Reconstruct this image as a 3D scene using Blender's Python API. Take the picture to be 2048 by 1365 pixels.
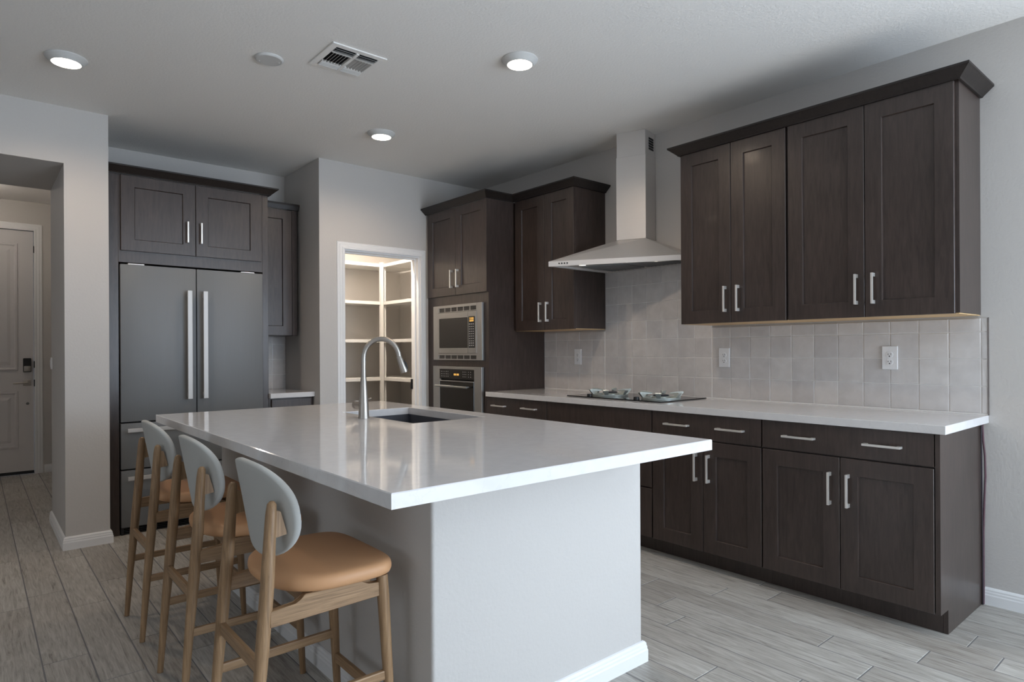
import bpy, bmesh, math, random
from mathutils import Vector, Matrix
random.seed(7)
for o in list(bpy.data.objects):
    bpy.data.objects.remove(o, do_unlink=True)
scene = bpy.context.scene
COL = scene.collection
R = math.radians

# ------------------------------------------------------------------ camera
FPX, YAW, ROLL, HY, EYE = 1274.44, R(40.27124), R(-0.29645), 701.13, 1.24
fw = Vector((math.sin(YAW), math.cos(YAW), 0))
r0 = Vector((math.cos(YAW), -math.sin(YAW), 0))
rt = (math.cos(ROLL) * r0 + math.sin(ROLL) * Vector((0, 0, 1))).normalized()
up = rt.cross(fw)
cam_data = bpy.data.cameras.new('camera')
cam_data.sensor_width = 36.0
cam_data.lens = 36.0 * FPX / 2048.0
cam_data.shift_y = (HY - 682.5) / 2048.0
cam_data.clip_start = 0.05
cam = bpy.data.objects.new('camera', cam_data)
COL.objects.link(cam)
cam.matrix_world = Matrix(((rt.x, up.x, -fw.x, 0), (rt.y, up.y, -fw.y, 0), (rt.z, up.z, -fw.z, EYE), (0, 0, 0, 1)))
scene.camera = cam

# ------------------------------------------------------------------ world, lights, exposure
scene.view_settings.view_transform = 'Standard'
scene.view_settings.look = 'None'
scene.view_settings.gamma = 1.0
scene.view_settings.use_curve_mapping = False
scene.view_settings.exposure = 1.15
scene.cycles.max_bounces = 10
scene.cycles.diffuse_bounces = 6
scene.cycles.glossy_bounces = 5
scene.cycles.use_denoising = True
scene.cycles.sample_clamp_indirect = 6.0
world = bpy.data.worlds.new('world')
scene.world = world
world.use_nodes = True
bg = world.node_tree.nodes['Background']
bg.inputs[0].default_value = (0.60, 0.74, 1.0, 1)
bg.inputs[1].default_value = 0.25


def area(name, loc, rot, sx, sy, power, color, spread=180):
    d = bpy.data.lights.new(name, 'AREA')
    d.shape = 'RECTANGLE'
    d.size, d.size_y = sx, sy
    d.energy = power
    d.color = color
    d.spread = R(spread)
    o = bpy.data.objects.new(name, d)
    COL.objects.link(o)
    o.location = loc
    o.rotation_euler = rot
    return o


# daylight area lamps at the patio door and an added right-wall window
area('daylight_patio_door', (2.75, -2.92, 1.2), (R(102), 0, 0), 1.75, 2.25, 62, (0.71, 0.845, 1.0))
area('daylight_added_right', (3.70, -1.55, 1.45), (R(98), 0, R(90)), 2.0, 1.5, 55, (0.71, 0.845, 1.0))  # unseen window lamp, added so the floor dims towards the left
sun_data = bpy.data.lights.new('sun', 'SUN')
sun_data.energy = 9.0
sun_data.angle = R(0.5)
sun_data.color = (1.0, 0.95, 0.88)
sun = bpy.data.objects.new('sun', sun_data)
COL.objects.link(sun)
sun.rotation_euler = (R(46), 0, R(4))      # high sun falling through the patio door onto the floor behind the camera
area('daylight_added_left', (-4.42, 0.6, 1.45), (R(90), 0, R(-90)), 2.6, 1.5, 9, (0.86, 0.93, 1.0))  # weak fill lamp for an unseen window added on the left


def spot(name, loc, power, color, size=0.06, cone=150):
    d = bpy.data.lights.new(name, 'SPOT')
    d.energy = power
    d.color = color
    d.shadow_soft_size = size
    d.spot_size = R(cone)
    d.spot_blend = 0.6
    o = bpy.data.objects.new(name, d)
    COL.objects.link(o)
    o.location = loc
    return o


WARM = (1.0, 0.78, 0.58)
CANS = ((0.382, 4.05), (2.225, 2.55), (2.22, 4.04))
for cx_, cy_ in CANS:
    spot('recessed_lamp_light', (cx_, cy_, 2.735), 11, WARM, cone=165)
pl = bpy.data.lights.new('foyer_lamp_light', 'POINT')
pl.energy = 3
pl.color = (1.0, 0.90, 0.80)
pl.shadow_soft_size = 0.025
plo = bpy.data.objects.new('foyer_lamp_light', pl)
COL.objects.link(plo)
plo.location = (-0.10, 7.45, 2.72)
spot('pantry_lamp_light', (2.72, 5.30, 2.70), 62, (1.0, 0.89, 0.76), cone=170)


# ------------------------------------------------------------------ materials
def mat(name, color, rough=0.5, metal=0.0, spec=0.5, emit=None, emit_s=0.0, coat=0.0, trans=0.0, ior=1.45):
    m = bpy.data.materials.new(name)
    m.use_nodes = True
    b = m.node_tree.nodes['Principled BSDF']
    b.inputs['Base Color'].default_value = (*color, 1)
    b.inputs['Roughness'].default_value = rough
    b.inputs['Metallic'].default_value = metal
    b.inputs['Specular IOR Level'].default_value = spec
    b.inputs['Coat Weight'].default_value = coat
    b.inputs['Coat Roughness'].default_value = 0.1
    b.inputs['Transmission Weight'].default_value = trans
    b.inputs['IOR'].default_value = ior
    if emit:
        b.inputs['Emission Color'].default_value = (*emit, 1)
        b.inputs['Emission Strength'].default_value = emit_s
    return m


def nodes_of(m):
    nt = m.node_tree
    return nt, nt.nodes, nt.links, nt.nodes['Principled BSDF']


def coords(m, scale=(1, 1, 1), loc=(0, 0, 0)):
    nt, N, L, b = nodes_of(m)
    tc = N.new('ShaderNodeTexCoord')
    mp = N.new('ShaderNodeMapping')
    mp.inputs['Scale'].default_value = scale
    mp.inputs['Location'].default_value = loc
    L.new(tc.outputs['Object'], mp.inputs['Vector'])
    return mp


def noise(m, vec, scale, detail=4, rough=0.6, dist=0.0):
    nt, N, L, b = nodes_of(m)
    n = N.new('ShaderNodeTexNoise')
    n.inputs['Scale'].default_value = scale
    n.inputs['Detail'].default_value = detail
    n.inputs['Roughness'].default_value = rough
    n.inputs['Distortion'].default_value = dist
    L.new(vec.outputs[0], n.inputs['Vector'])
    return n


def ramp(m, fac, stops):
    nt, N, L, b = nodes_of(m)
    r = N.new('ShaderNodeValToRGB')
    el = r.color_ramp.elements
    el[0].position, el[0].color = stops[0][0], (*stops[0][1], 1)
    el[1].position, el[1].color = stops[-1][0], (*stops[-1][1], 1)
    for p, c in stops[1:-1]:
        e = el.new(p)
        e.color = (*c, 1)
    L.new(fac, r.inputs['Fac'])
    return r


def bump(m, height, strength, dist=0.002, prev=None):
    nt, N, L, b = nodes_of(m)
    bp = N.new('ShaderNodeBump')
    bp.inputs['Strength'].default_value = strength
    bp.inputs['Distance'].default_value = dist
    L.new(height, bp.inputs['Height'])
    L.new(bp.outputs['Normal'], b.inputs['Normal'])
    return bp


def paint(name, color, bump_s=0.25, rough=0.75):
    m = mat(name, color, rough, spec=0.3)
    v = coords(m)
    n = noise(m, v, 75, 3, 0.55)
    bump(m, n.outputs['Fac'], bump_s, 0.004)
    return m


M = {}
M['wall'] = paint('wall_paint', (0.55, 0.525, 0.50), 0.3)
M['ceiling'] = paint('ceiling_paint', (0.82, 0.80, 0.77), 0.5, 0.85)
M['white'] = mat('white_trim_paint', (0.80, 0.80, 0.80), 0.4)
M['fixture'] = mat('fixture_enamel', (0.58, 0.575, 0.56), 0.45)
M['door_paint'] = mat('door_paint', (0.62, 0.60, 0.60), 0.4)
M['shelf_paint'] = mat('shelf_paint', (0.56, 0.545, 0.52), 0.5)


def wood(name, c0, c1, rough, vscale, nscale, bump_s, coat=0.0, spec=0.5, detail=6, streak=None):
    m = mat(name, c0, rough, spec=spec, coat=coat)
    nt, N, L, b = nodes_of(m)
    v = coords(m, vscale)
    n = noise(m, v, nscale, detail, 0.65, 0.6)
    v2 = coords(m, (1.0, 1.0, 1.0))
    n2 = noise(m, v2, 2.2, 2, 0.5)
    mx = N.new('ShaderNodeMath')
    mx.operation = 'MULTIPLY_ADD'
    mx.inputs[1].default_value = 0.45
    L.new(n2.outputs['Fac'], mx.inputs[0])
    L.new(n.outputs['Fac'], mx.inputs[2])
    r = ramp(m, mx.outputs[0], [(0.45, c0), (1.0, c1)])
    L.new(r.outputs['Color'], b.inputs['Base Color'])
    bump(m, n.outputs['Fac'], bump_s, 0.001)
    return m


M['cabinet'] = wood('espresso_stained_wood', (0.026, 0.0172, 0.0142), (0.066, 0.046, 0.039), 0.34, (9, 9, 1.0), 7, 0.06, spec=0.6, coat=0.06)
M['crown'] = wood('black_brown_crown_wood', (0.012, 0.0085, 0.0075), (0.028, 0.021, 0.018), 0.42, (9, 9, 1.0), 7, 0.05, spec=0.45)  # crown wood, coloured darker than the cabinet wood
M['maple'] = wood('maple_underside', (0.55, 0.36, 0.17), (0.72, 0.50, 0.27), 0.5, (14, 2, 14), 5, 0.03)
M['oak'] = wood('oak', (0.175, 0.102, 0.050), (0.42, 0.265, 0.145), 0.45, (40, 40, 2.2), 3.4, 0.2)
M['oak_along'] = wood('oak_grain_along', (0.175, 0.102, 0.050), (0.42, 0.265, 0.145), 0.45, (2.2, 40, 40), 3.4, 0.2)
M['oak_across'] = wood('oak_grain_across', (0.175, 0.102, 0.050), (0.42, 0.265, 0.145), 0.45, (40, 2.2, 40), 3.4, 0.2)
M['steel'] = mat('stainless_steel', (0.70, 0.675, 0.655), 0.45, 0.7)
M['appliance_steel'] = mat('appliance_steel', (0.36, 0.355, 0.345), 0.42, 0.85)
M['steel_dark'] = mat('fridge_steel', (0.20, 0.205, 0.21), 0.5, 0.35)
M['nickel'] = mat('satin_nickel', (0.44, 0.41, 0.375), 0.28, 1.0)
M['pull'] = mat('brushed_pull_metal', (0.78, 0.75, 0.71), 0.35, 0.65)
M['fridge_pull'] = mat('fridge_pull_metal', (0.55, 0.54, 0.53), 0.5, 0.4)
M['black_glass'] = mat('black_glass', (0.008, 0.008, 0.009), 0.08)
M['black'] = mat('black_plastic', (0.012, 0.012, 0.013), 0.45)
M['dark_gap'] = mat('dark_recess', (0.015, 0.015, 0.016), 0.8)
M['vent_grey'] = mat('vent_grey', (0.06, 0.058, 0.055), 0.6, 0.3)
M['cap'] = mat('burner_cap_enamel', (0.02, 0.022, 0.03), 0.35)
M['grate'] = mat('satin_grate_metal', (0.62, 0.66, 0.62), 0.4, 0.55)
M['sink'] = mat('charcoal_composite', (0.055, 0.058, 0.07), 0.55)
M['lens'] = mat('lamp_lens', (1, 0.95, 0.85), 0.5, emit=(1.0, 0.90, 0.76), emit_s=7.0)
M['hood_lens'] = mat('hood_lamp_lens', (1, 0.95, 0.85), 0.5, emit=(1.0, 0.93, 0.82), emit_s=1.6)
M['amber'] = mat('amber_display', (0.3, 0.12, 0.02), 0.5, emit=(1.0, 0.55, 0.12), emit_s=0.4)
M['print'] = mat('white_key_print', (0.42, 0.42, 0.42), 0.5)
M['plastic'] = mat('white_plastic', (0.78, 0.78, 0.79), 0.35)
M['cord'] = mat('black_cord_rubber', (0.03, 0.022, 0.03), 0.5)
M['cord2'] = mat('plum_cord_rubber', (0.10, 0.045, 0.06), 0.5)
M['leather'] = mat('tan_leather', (0.56, 0.305, 0.155), 0.5, spec=0.4)
_v = coords(M['leather'])
_n = noise(M['leather'], _v, 190, 3, 0.5)
bump(M['leather'], _n.outputs['Fac'], 0.12, 0.001)
M['fabric'] = mat('pale_grey_fabric', (0.46, 0.46, 0.44), 0.9, spec=0.2)
_v = coords(M['fabric'])
_n = noise(M['fabric'], _v, 420, 2, 0.5)
bump(M['fabric'], _n.outputs['Fac'], 0.25, 0.001)
M['metal_edge'] = mat('tile_edge_metal', (0.25, 0.22, 0.21), 0.4, 0.8)

# white quartz with faint veins
m = mat('white_quartz', (0.78, 0.77, 0.77), 0.06, spec=0.5)
nt, N, L, b = nodes_of(m)
v = coords(m)
n1 = noise(m, v, 3.2, 8, 0.62, 1.2)
r1 = ramp(m, n1.outputs['Fac'], [(0.0, (0.70, 0.69, 0.695)), (0.49, (0.70, 0.69, 0.695)), (0.5, (0.665, 0.655, 0.66)), (0.51, (0.70, 0.69, 0.695)), (1.0, (0.70, 0.69, 0.695))])
n2 = noise(m, v, 22, 3, 0.5)
r2 = ramp(m, n2.outputs['Fac'], [(0.3, (0.95, 0.95, 0.95)), (0.7, (1.0, 1.0, 1.0))])
mx = N.new('ShaderNodeMix')
mx.data_type = 'RGBA'
mx.blend_type = 'MULTIPLY'
mx.inputs['Factor'].default_value = 1.0
L.new(r1.outputs['Color'], mx.inputs['A'])
L.new(r2.outputs['Color'], mx.inputs['B'])
L.new(mx.outputs['Result'], b.inputs['Base Color'])
M['quartz'] = m


def tone_attr(m, base, lo, hi, name='tone'):
    """multiply a base colour (socket) by a per-piece tone stored on the mesh"""
    nt, N, L, b = nodes_of(m)
    at = N.new('ShaderNodeAttribute')
    at.attribute_name = name
    r = ramp(m, at.outputs['Fac'], [(0.0, lo), (1.0, hi)])
    mx = N.new('ShaderNodeMix')
    mx.data_type = 'RGBA'
    mx.blend_type = 'MULTIPLY'
    mx.inputs['Factor'].default_value = 1.0
    L.new(base, mx.inputs['A'])
    L.new(r.outputs['Color'], mx.inputs['B'])
    L.new(mx.outputs['Result'], b.inputs['Base Color'])
    return at


# wood look floor planks
m = mat('wood_look_plank', (0.4, 0.37, 0.33), 0.42, spec=0.4)
nt, N, L, b = nodes_of(m)
tc = N.new('ShaderNodeTexCoord')
at = N.new('ShaderNodeAttribute')
at.attribute_name = 'tone'
sc = N.new('ShaderNodeVectorMath')
sc.operation = 'SCALE'
sc.inputs[0].default_value = (37.0, 91.0, 13.0)
L.new(at.outputs['Fac'], sc.inputs['Scale'])
ad = N.new('ShaderNodeVectorMath')
ad.operation = 'ADD'
L.new(tc.outputs['Object'], ad.inputs[0])
L.new(sc.outputs[0], ad.inputs[1])
mp = N.new('ShaderNodeMapping')
mp.inputs['Scale'].default_value = (16, 1.3, 1)
L.new(ad.outputs[0], mp.inputs['Vector'])
g1 = noise(m, mp, 3.0, 8, 0.68, 1.6)
mp2 = N.new('ShaderNodeMapping')
mp2.inputs['Scale'].default_value = (75, 3.5, 1)
L.new(ad.outputs[0], mp2.inputs['Vector'])
g2 = noise(m, mp2, 2.0, 3, 0.6, 0.3)
gm = N.new('ShaderNodeMath')
gm.operation = 'MULTIPLY_ADD'
gm.inputs[1].default_value = 0.4
L.new(g2.outputs['Fac'], gm.inputs[0])
L.new(g1.outputs['Fac'], gm.inputs[2])
rr = ramp(m, gm.outputs[0], [(0.36, (0.045, 0.036, 0.030)), (0.46, (0.155, 0.138, 0.122)), (0.60, (0.36, 0.34, 0.312)), (0.84, (0.53, 0.515, 0.485))])
tone_attr(m, rr.outputs['Color'], (0.78, 0.755, 0.73), (1.05, 1.05, 1.04))
bump(m, gm.outputs[0], 0.12, 0.002)
M['plank'] = m
M['grout_floor'] = mat('floor_grout', (0.20, 0.20, 0.205), 0.8)

# glazed wall tile
m = mat('glazed_tile', (0.6, 0.58, 0.56), 0.20, spec=0.5)
nt, N, L, b = nodes_of(m)
v = coords(m)
n1 = noise(m, v, 14, 4, 0.55, 0.4)
r1 = ramp(m, n1.outputs['Fac'], [(0.3, (0.57, 0.55, 0.54)), (0.7, (0.65, 0.63, 0.62))])
tone_attr(m, r1.outputs['Color'], (0.90, 0.895, 0.90), (1.02, 1.01, 1.0))
n2 = noise(m, v, 20, 3, 0.5)
bump(m, n2.outputs['Fac'], 0.10, 0.006)
M['tile'] = m
M['grout_wall'] = mat('wall_grout', (0.86, 0.84, 0.82), 0.7)

# brushed metal streaks on the steel
for key, sc_ in (('steel', (2, 2, 160)), ('steel_dark', (160, 160, 1.5)), ('nickel', (1, 1, 1))):
    m = M[key]
    v = coords(m, sc_)
    n = noise(m, v, 3, 3, 0.6)
    r = ramp(m, n.outputs['Fac'], [(0.3, (0.36, 0.36, 0.36)), (0.7, (0.52, 0.52, 0.52))] if key != 'steel_dark' else [(0.3, (0.52, 0.52, 0.52)), (0.7, (0.62, 0.62, 0.62))])
    m.node_tree.links.new(r.outputs['Color'], m.node_tree.nodes['Principled BSDF'].inputs['Roughness'])


# ------------------------------------------------------------------ mesh helpers
class MB:
    def __init__(self):
        self.bm = bmesh.new()

    def box(self, x0, x1, y0, y1, z0, z1, bev=0.0):
        x0, x1 = min(x0, x1), max(x0, x1)
        y0, y1 = min(y0, y1), max(y0, y1)
        z0, z1 = min(z0, z1), max(z0, z1)
        mtx = Matrix.Translation(((x0 + x1) / 2, (y0 + y1) / 2, (z0 + z1) / 2)) @ Matrix.Diagonal((x1 - x0, y1 - y0, z1 - z0, 1))
        r = bmesh.ops.create_cube(self.bm, size=1.0, matrix=mtx)
        if bev > 0:
            es = list({e for vv in r['verts'] for e in vv.link_edges})
            bmesh.ops.bevel(self.bm, geom=es, offset=bev, segments=2, affect='EDGES', profile=0.5)
        return self

    def hexa(self, pts, bev=0.0):
        """8 points: 4 bottom then 4 top, same order"""
        vs = [self.bm.verts.new(p) for p in pts]
        for f in ((3, 2, 1, 0), (4, 5, 6, 7), (0, 1, 5, 4), (1, 2, 6, 5), (2, 3, 7, 6), (3, 0, 4, 7)):
            self.bm.faces.new([vs[i] for i in f])
        if bev > 0:
            es = list({e for vv in vs for e in vv.link_edges})
            bmesh.ops.bevel(self.bm, geom=es, offset=bev, segments=2, affect='EDGES', profile=0.5)
        return self

    def prism(self, poly, a, b, axis='x'):
        """extrude a 2D polygon from a to b along axis; poly holds the other two coordinates in xyz order"""
        def P(p, t):
            return {'x': (t, p[0], p[1]), 'y': (p[0], t, p[1]), 'z': (p[0], p[1], t)}[axis]
        va = [self.bm.verts.new(P(p, a)) for p in poly]
        vb = [self.bm.verts.new(P(p, b)) for p in poly]
        n = len(poly)
        self.bm.faces.new(va)
        self.bm.faces.new(vb[::-1])
        for i in range(n):
            self.bm.faces.new((va[i], vb[i], vb[(i + 1) % n], va[(i + 1) % n]))
        return self

    def loft(self, rings, closed=False, caps=True):
        vr = [[self.bm.verts.new(p) for p in ring] for ring in rings]
        n = len(vr[0])
        for a, b_ in zip(vr, vr[1:] + ([vr[0]] if closed else [])):
            for i in range(n):
                self.bm.faces.new((a[i], a[(i + 1) % n], b_[(i + 1) % n], b_[i]))
        if caps and not closed:
            self.bm.faces.new(vr[0][::-1])
            self.bm.faces.new(vr[-1])
        return self

    def tube(self, pts, radii, segs=12, flat=1.0):
        pts = [Vector(p) for p in pts]
        if not hasattr(radii, '__len__'):
            radii = [radii] * len(pts)
        rings = []
        ref = None
        for i, p in enumerate(pts):
            d = (pts[min(i + 1, len(pts) - 1)] - pts[max(i - 1, 0)]).normalized()
            if ref is None:
                ref = Vector((0, 0, 1)) if abs(d.z) < 0.9 else Vector((0, 1, 0))
            u = ref - d * ref.dot(d)
            u.normalize()
            ref = u
            w = d.cross(u)
            rings.append([p + (u * math.cos(t) * radii[i] + w * math.sin(t) * radii[i] * flat) for t in (2 * math.pi * k / segs for k in range(segs))])
        return self.loft(rings)

    def lathe(self, prof, c, segs=32, axis='z'):
        """prof: (radius, height) pairs, closed to the axis at both ends"""
        rings = []
        for rad, h in prof:
            rad = max(rad, 1e-4)
            ring = []
            for k in range(segs):
                t = 2 * math.pi * k / segs
                q = {'z': (rad * math.cos(t), rad * math.sin(t), h), 'x': (h, rad * math.cos(t), rad * math.sin(t)), 'y': (rad * math.cos(t), h, rad * math.sin(t))}[axis]
                ring.append((c[0] + q[0], c[1] + q[1], c[2] + q[2]))
            rings.append(ring)
        return self.loft(rings)

    def sweep(self, prof, path, up_=(0, 0, 1)):
        """sweep a profile (outward, height) along a polyline in plan with mitred corners; outward is to the right of travel"""
        rings = []
        P = [Vector((p[0], p[1])) for p in path]
        for i, p in enumerate(P):
            dirs = []
            if i > 0:
                dirs.append((P[i] - P[i - 1]).normalized())
            if i < len(P) - 1:
                dirs.append((P[i + 1] - P[i]).normalized())
            ns = [Vector((d.y, -d.x)) for d in dirs]
            nn = sum(ns, Vector((0, 0)))
            nn.normalize()
            k = 1.0 / max(0.3, nn.dot(ns[0]))
            rings.append([(p.x + nn.x * k * o_, p.y + nn.y * k * o_, h) for o_, h in prof])
        return self.loft(rings)

    def build(self, name, material, parent=None, smooth=False, angle=35, loc=None):
        bmesh.ops.recalc_face_normals(self.bm, faces=self.bm.faces[:])
        me = bpy.data.meshes.new(name)
        off = Vector(loc) if loc is not None else (wloc(parent) if parent else None)
        if off is None:
            vs = [v_.co for v_ in self.bm.verts]
            lo = Vector((min(v_.x for v_ in vs), min(v_.y for v_ in vs), min(v_.z for v_ in vs)))
            hi = Vector((max(v_.x for v_ in vs), max(v_.y for v_ in vs), max(v_.z for v_ in vs)))
            off = Vector(((lo.x + hi.x) / 2, (lo.y + hi.y) / 2, lo.z))
        bmesh.ops.translate(self.bm, verts=self.bm.verts[:], vec=-off)
        self.bm.to_mesh(me)
        self.bm.free()
        if smooth:
            for p in me.polygons:
                p.use_smooth = True
            me.set_sharp_from_angle(angle=R(angle))
        me.materials.append(material)
        o = bpy.data.objects.new(name, me)
        COL.objects.link(o)
        if parent:
            o.parent = parent
        else:
            o.location = off
        return o


def wloc(o):
    v_ = Vector((0, 0, 0))
    while o is not None:
        v_ += o.location
        o = o.parent
    return v_


def tag(o, label, cat, group=None, kind=None):
    if label:
        o['label'] = label
    if cat:
        o['category'] = cat
    if group:
        o['group'] = group
    if kind:
        o['kind'] = kind
    return o


def thing(name, label, cat, loc, group=None):
    o = bpy.data.objects.new(name, None)
    COL.objects.link(o)
    o.empty_display_size = 0.05
    o.location = loc
    return tag(o, label, cat, group)


def structure(name, mb, material, label=None, cat=None, parent=None, **kw):
    o = mb.build(name, material, parent, **kw)
    if not parent:
        o['kind'] = 'structure'
        tag(o, label, cat)
    return o


# ------------------------------------------------------------------ key dimensions
WX = 3.745          # hood wall
BY = 5.60           # fridge alcove back wall
PY = 4.865          # pantry front wall and hall wall
CZ = 2.785          # ceiling
XL, YR = -4.5, -3.0  # far sides of the open room behind the camera
G = 0.0006

# ------------------------------------------------------------------ room shell
# floor: planks as surface pattern over a grout bed
bed = MB()
bed.box(XL, WX, YR, 9.0, -0.05, -0.0015)
floor = structure('floor', bed, M['grout_floor'], 'grey wood look plank tile floor with dark grout lines', 'floor', loc=(0, 0, 0))
PW, PL, GAP = 0.1545, 0.915, 0.0026
known = {0: 1.384, 2: 1.742, 3: 0.990, 4: 1.206, 5: 0.888, 6: 0.676, 7: 0.800, 1: 1.123, -11: 3.75, -10: 3.155, -12: 3.134}
pm = bmesh.new()
tones = []
for k in range(-29, 12):
    x0 = 2.062 + k * PW
    x1 = x0 + PW
    xa, xb = max(x0 + GAP, XL), min(x1 - GAP, WX - 0.0005)
    if xb - xa < 0.01:
        continue
    off = known.get(k, random.random() * PL)
    j = int((YR - off) // PL)
    while off + j * PL < 8.9:
        ya, yb = off + j * PL + GAP, off + (j + 1) * PL - GAP
        j += 1
        ya, yb = max(ya, YR), min(yb, 8.9)
        if yb - ya < 0.01:
            continue
        e = 0.0012
        lo = [pm.verts.new((x, y, -0.0014)) for x, y in ((xa, ya), (xb, ya), (xb, yb), (xa, yb))]
        hi = [pm.verts.new((x, y, 0.0)) for x, y in ((xa + e, ya + e), (xb - e, ya + e), (xb - e, yb - e), (xa + e, yb - e))]
        pm.faces.new(hi)
        for i in range(4):
            pm.faces.new((lo[i], lo[(i + 1) % 4], hi[(i + 1) % 4], hi[i]))
        tones += [random.random()] * 5


def build_pattern(bm_, tones_, name, material, parent):
    me = bpy.data.meshes.new(name)
    bmesh.ops.translate(bm_, verts=bm_.verts[:], vec=-wloc(parent))
    bm_.to_mesh(me)
    bm_.free()
    a_ = me.attributes.new('tone', 'FLOAT', 'FACE')
    a_.data.foreach_set('value', tones_)
    me.materials.append(material)
    o = bpy.data.objects.new(name, me)
    COL.objects.link(o)
    o.parent = parent
    return o


build_pattern(pm, tones, 'plank_tile_pattern', M['plank'], floor)

T = 0.12
w = MB()
w.box(XL, WX + T, YR, 9.0, CZ, CZ + 0.1)
structure('ceiling', w, M['ceiling'], 'flat grey textured ceiling', 'ceiling', loc=(0, 0, 0))
w = MB()
w.box(WX, WX + T, -0.5, 8.3, 0, CZ)
w.box(WX, WX + T, YR, -2.6, 0, CZ)
w.box(WX, WX + T, -2.6, -0.5, 0, 0.68)
w.box(WX, WX + T, -2.6, -0.5, 2.24, CZ)
structure('wall_right', w, M['wall'], 'grey textured wall behind range hood and cabinets', 'wall', loc=(0, 0, 0))
# stub beside the fridge, header over the hall opening and the wall beyond it
w = MB()
w.box(0.443, 0.682, PY, 5.745, 0, CZ)
w.box(-1.05, 0.443, PY, 5.745, 2.43, CZ)
w.box(XL, -1.05, PY, 5.745, 0, CZ)
bmesh.ops.remove_doubles(w.bm, verts=w.bm.verts[:], dist=1e-5)
wall_left = structure('wall_left', w, M['wall'], 'greige wall with the wide hall opening beside the fridge', 'wall', loc=(0, 0, 0))
w = MB()
w.box(0.682, 2.234, BY, BY + T, 0, CZ)
structure('wall_back', w, M['wall'], 'greige wall above and behind the fridge cabinets', 'wall', loc=(0, 0, 0))
w = MB()
w.box(2.114, 2.234, PY, BY, 0, CZ)
w.box(2.234, 2.3195, PY, PY + T, 0, CZ)
w.box(3.047, WX, PY, PY + T, 0, CZ)
w.box(2.3195, 3.047, PY, PY + T, 2.078, CZ)
structure('wall_pantry', w, M['wall'], 'greige wall with the open pantry doorway', 'wall', loc=(0, 0, 0))
w = MB()
w.box(2.114, WX, 6.40, 6.52, 0, CZ)
w.box(2.114, 2.234, BY + T, 6.40, 0, CZ)
structure('wall_pantry_back', w, M['wall'], 'greige wall behind the pantry shelves', 'wall', loc=(0, 0, 0))
# foyer
w = MB()
w.box(-2.0, -0.44, 8.17, 8.29, 0, CZ)
w.box(0.487, 2.1, 8.17, 8.29, 0, CZ)
w.box(-0.44, 0.487, 8.17, 8.29, 2.49, CZ)
structure('wall_foyer', w, M['wall'], 'shaded greige wall around the entry door', 'wall', loc=(0, 0, 0))
w = MB()
w.box(-1.17, -1.05, 5.745, 8.17, 0, CZ)
structure('wall_hall_left', w, M['wall'], None, None, loc=(0, 0, 0))
w = MB()
w.box(0.70, 0.82, 5.745, 8.17, 0, CZ)
structure('wall_hall_right', w, M['wall'], None, None, loc=(0, 0, 0))
# open room behind the camera
w = MB()
w.box(XL, 1.85, YR - T, YR, 0, CZ)
w.box(3.65, WX, YR - T, YR, 0, CZ)
w.box(1.85, 3.65, YR - T, YR, 2.35, CZ)
structure('wall_rear', w, M['wall'], None, None, loc=(0, 0, 0))
w = MB()
w.box(XL - T, XL, YR, -0.7, 0, CZ)
w.box(XL - T, XL, 1.9, PY, 0, CZ)
w.box(XL - T, XL, -0.7, 1.9, 0, 0.7)
w.box(XL - T, XL, -0.7, 1.9, 2.2, CZ)
structure('wall_far_left', w, M['wall'], None, None, loc=(0, 0, 0))

# baseboards
BP = [(0, 0), (0.016, 0), (0.016, 0.046), (0.0135, 0.052), (0.0135, 0.060), (0.011, 0.066), (0.011, 0.073), (0.006, 0.080), (0, 0.0825)]
w = MB()
w.sweep(BP, [(0.66, 5.745 + G), (0.443 - G, 5.745 + G), (0.443 - G, PY - G), (0.682 + G, PY - G), (0.682 + G, 4.985)])
structure('baseboard_left', w, M['white'], 'white stepped baseboard around the wall end beside the fridge', 'baseboard')
w = MB()
w.sweep(BP, [(WX - G, 0.878), (WX - G, YR + 0.02)])
structure('baseboard_right', w, M['white'], 'white stepped baseboard along the blue-grey wall past the base cabinets', 'baseboard')
w = MB()
w.sweep(BP, [(0.565, 8.17 - G), (0.70 - 0.001, 8.17 - G)])
structure('baseboard_foyer', w, M['white'], 'short white baseboard between entry door casing and foyer corner', 'baseboard')

# pantry casing and jamb
CP = [(0, 0.0), (0.018, 0.0), (0.018, 0.012), (0.014, 0.018), (0.014, 0.034), (0.010, 0.040), (0.010, 0.052), (0.006, 0.058), (0, 0.058)]


def casing(name, x0, x1, zt, y, label, wd=0.058, cat='trim'):
    """stepped door casing on a wall that faces -Y; opening x0..x1, head at zt"""
    k = wd / 0.058
    rings = []
    for q in range(4):
        ring = []
        for d_, o_ in CP:
            o2 = o_ * k
            p = ((x0 - o2, 0), (x0 - o2, zt + o2), (x1 + o2, zt + o2), (x1 + o2, 0))[q]
            ring.append((p[0], y - G - d_, p[1]))
        rings.append(ring)
    w_ = MB()
    w_.loft(rings)
    return structure(name, w_, M['white'], label, cat)


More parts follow.
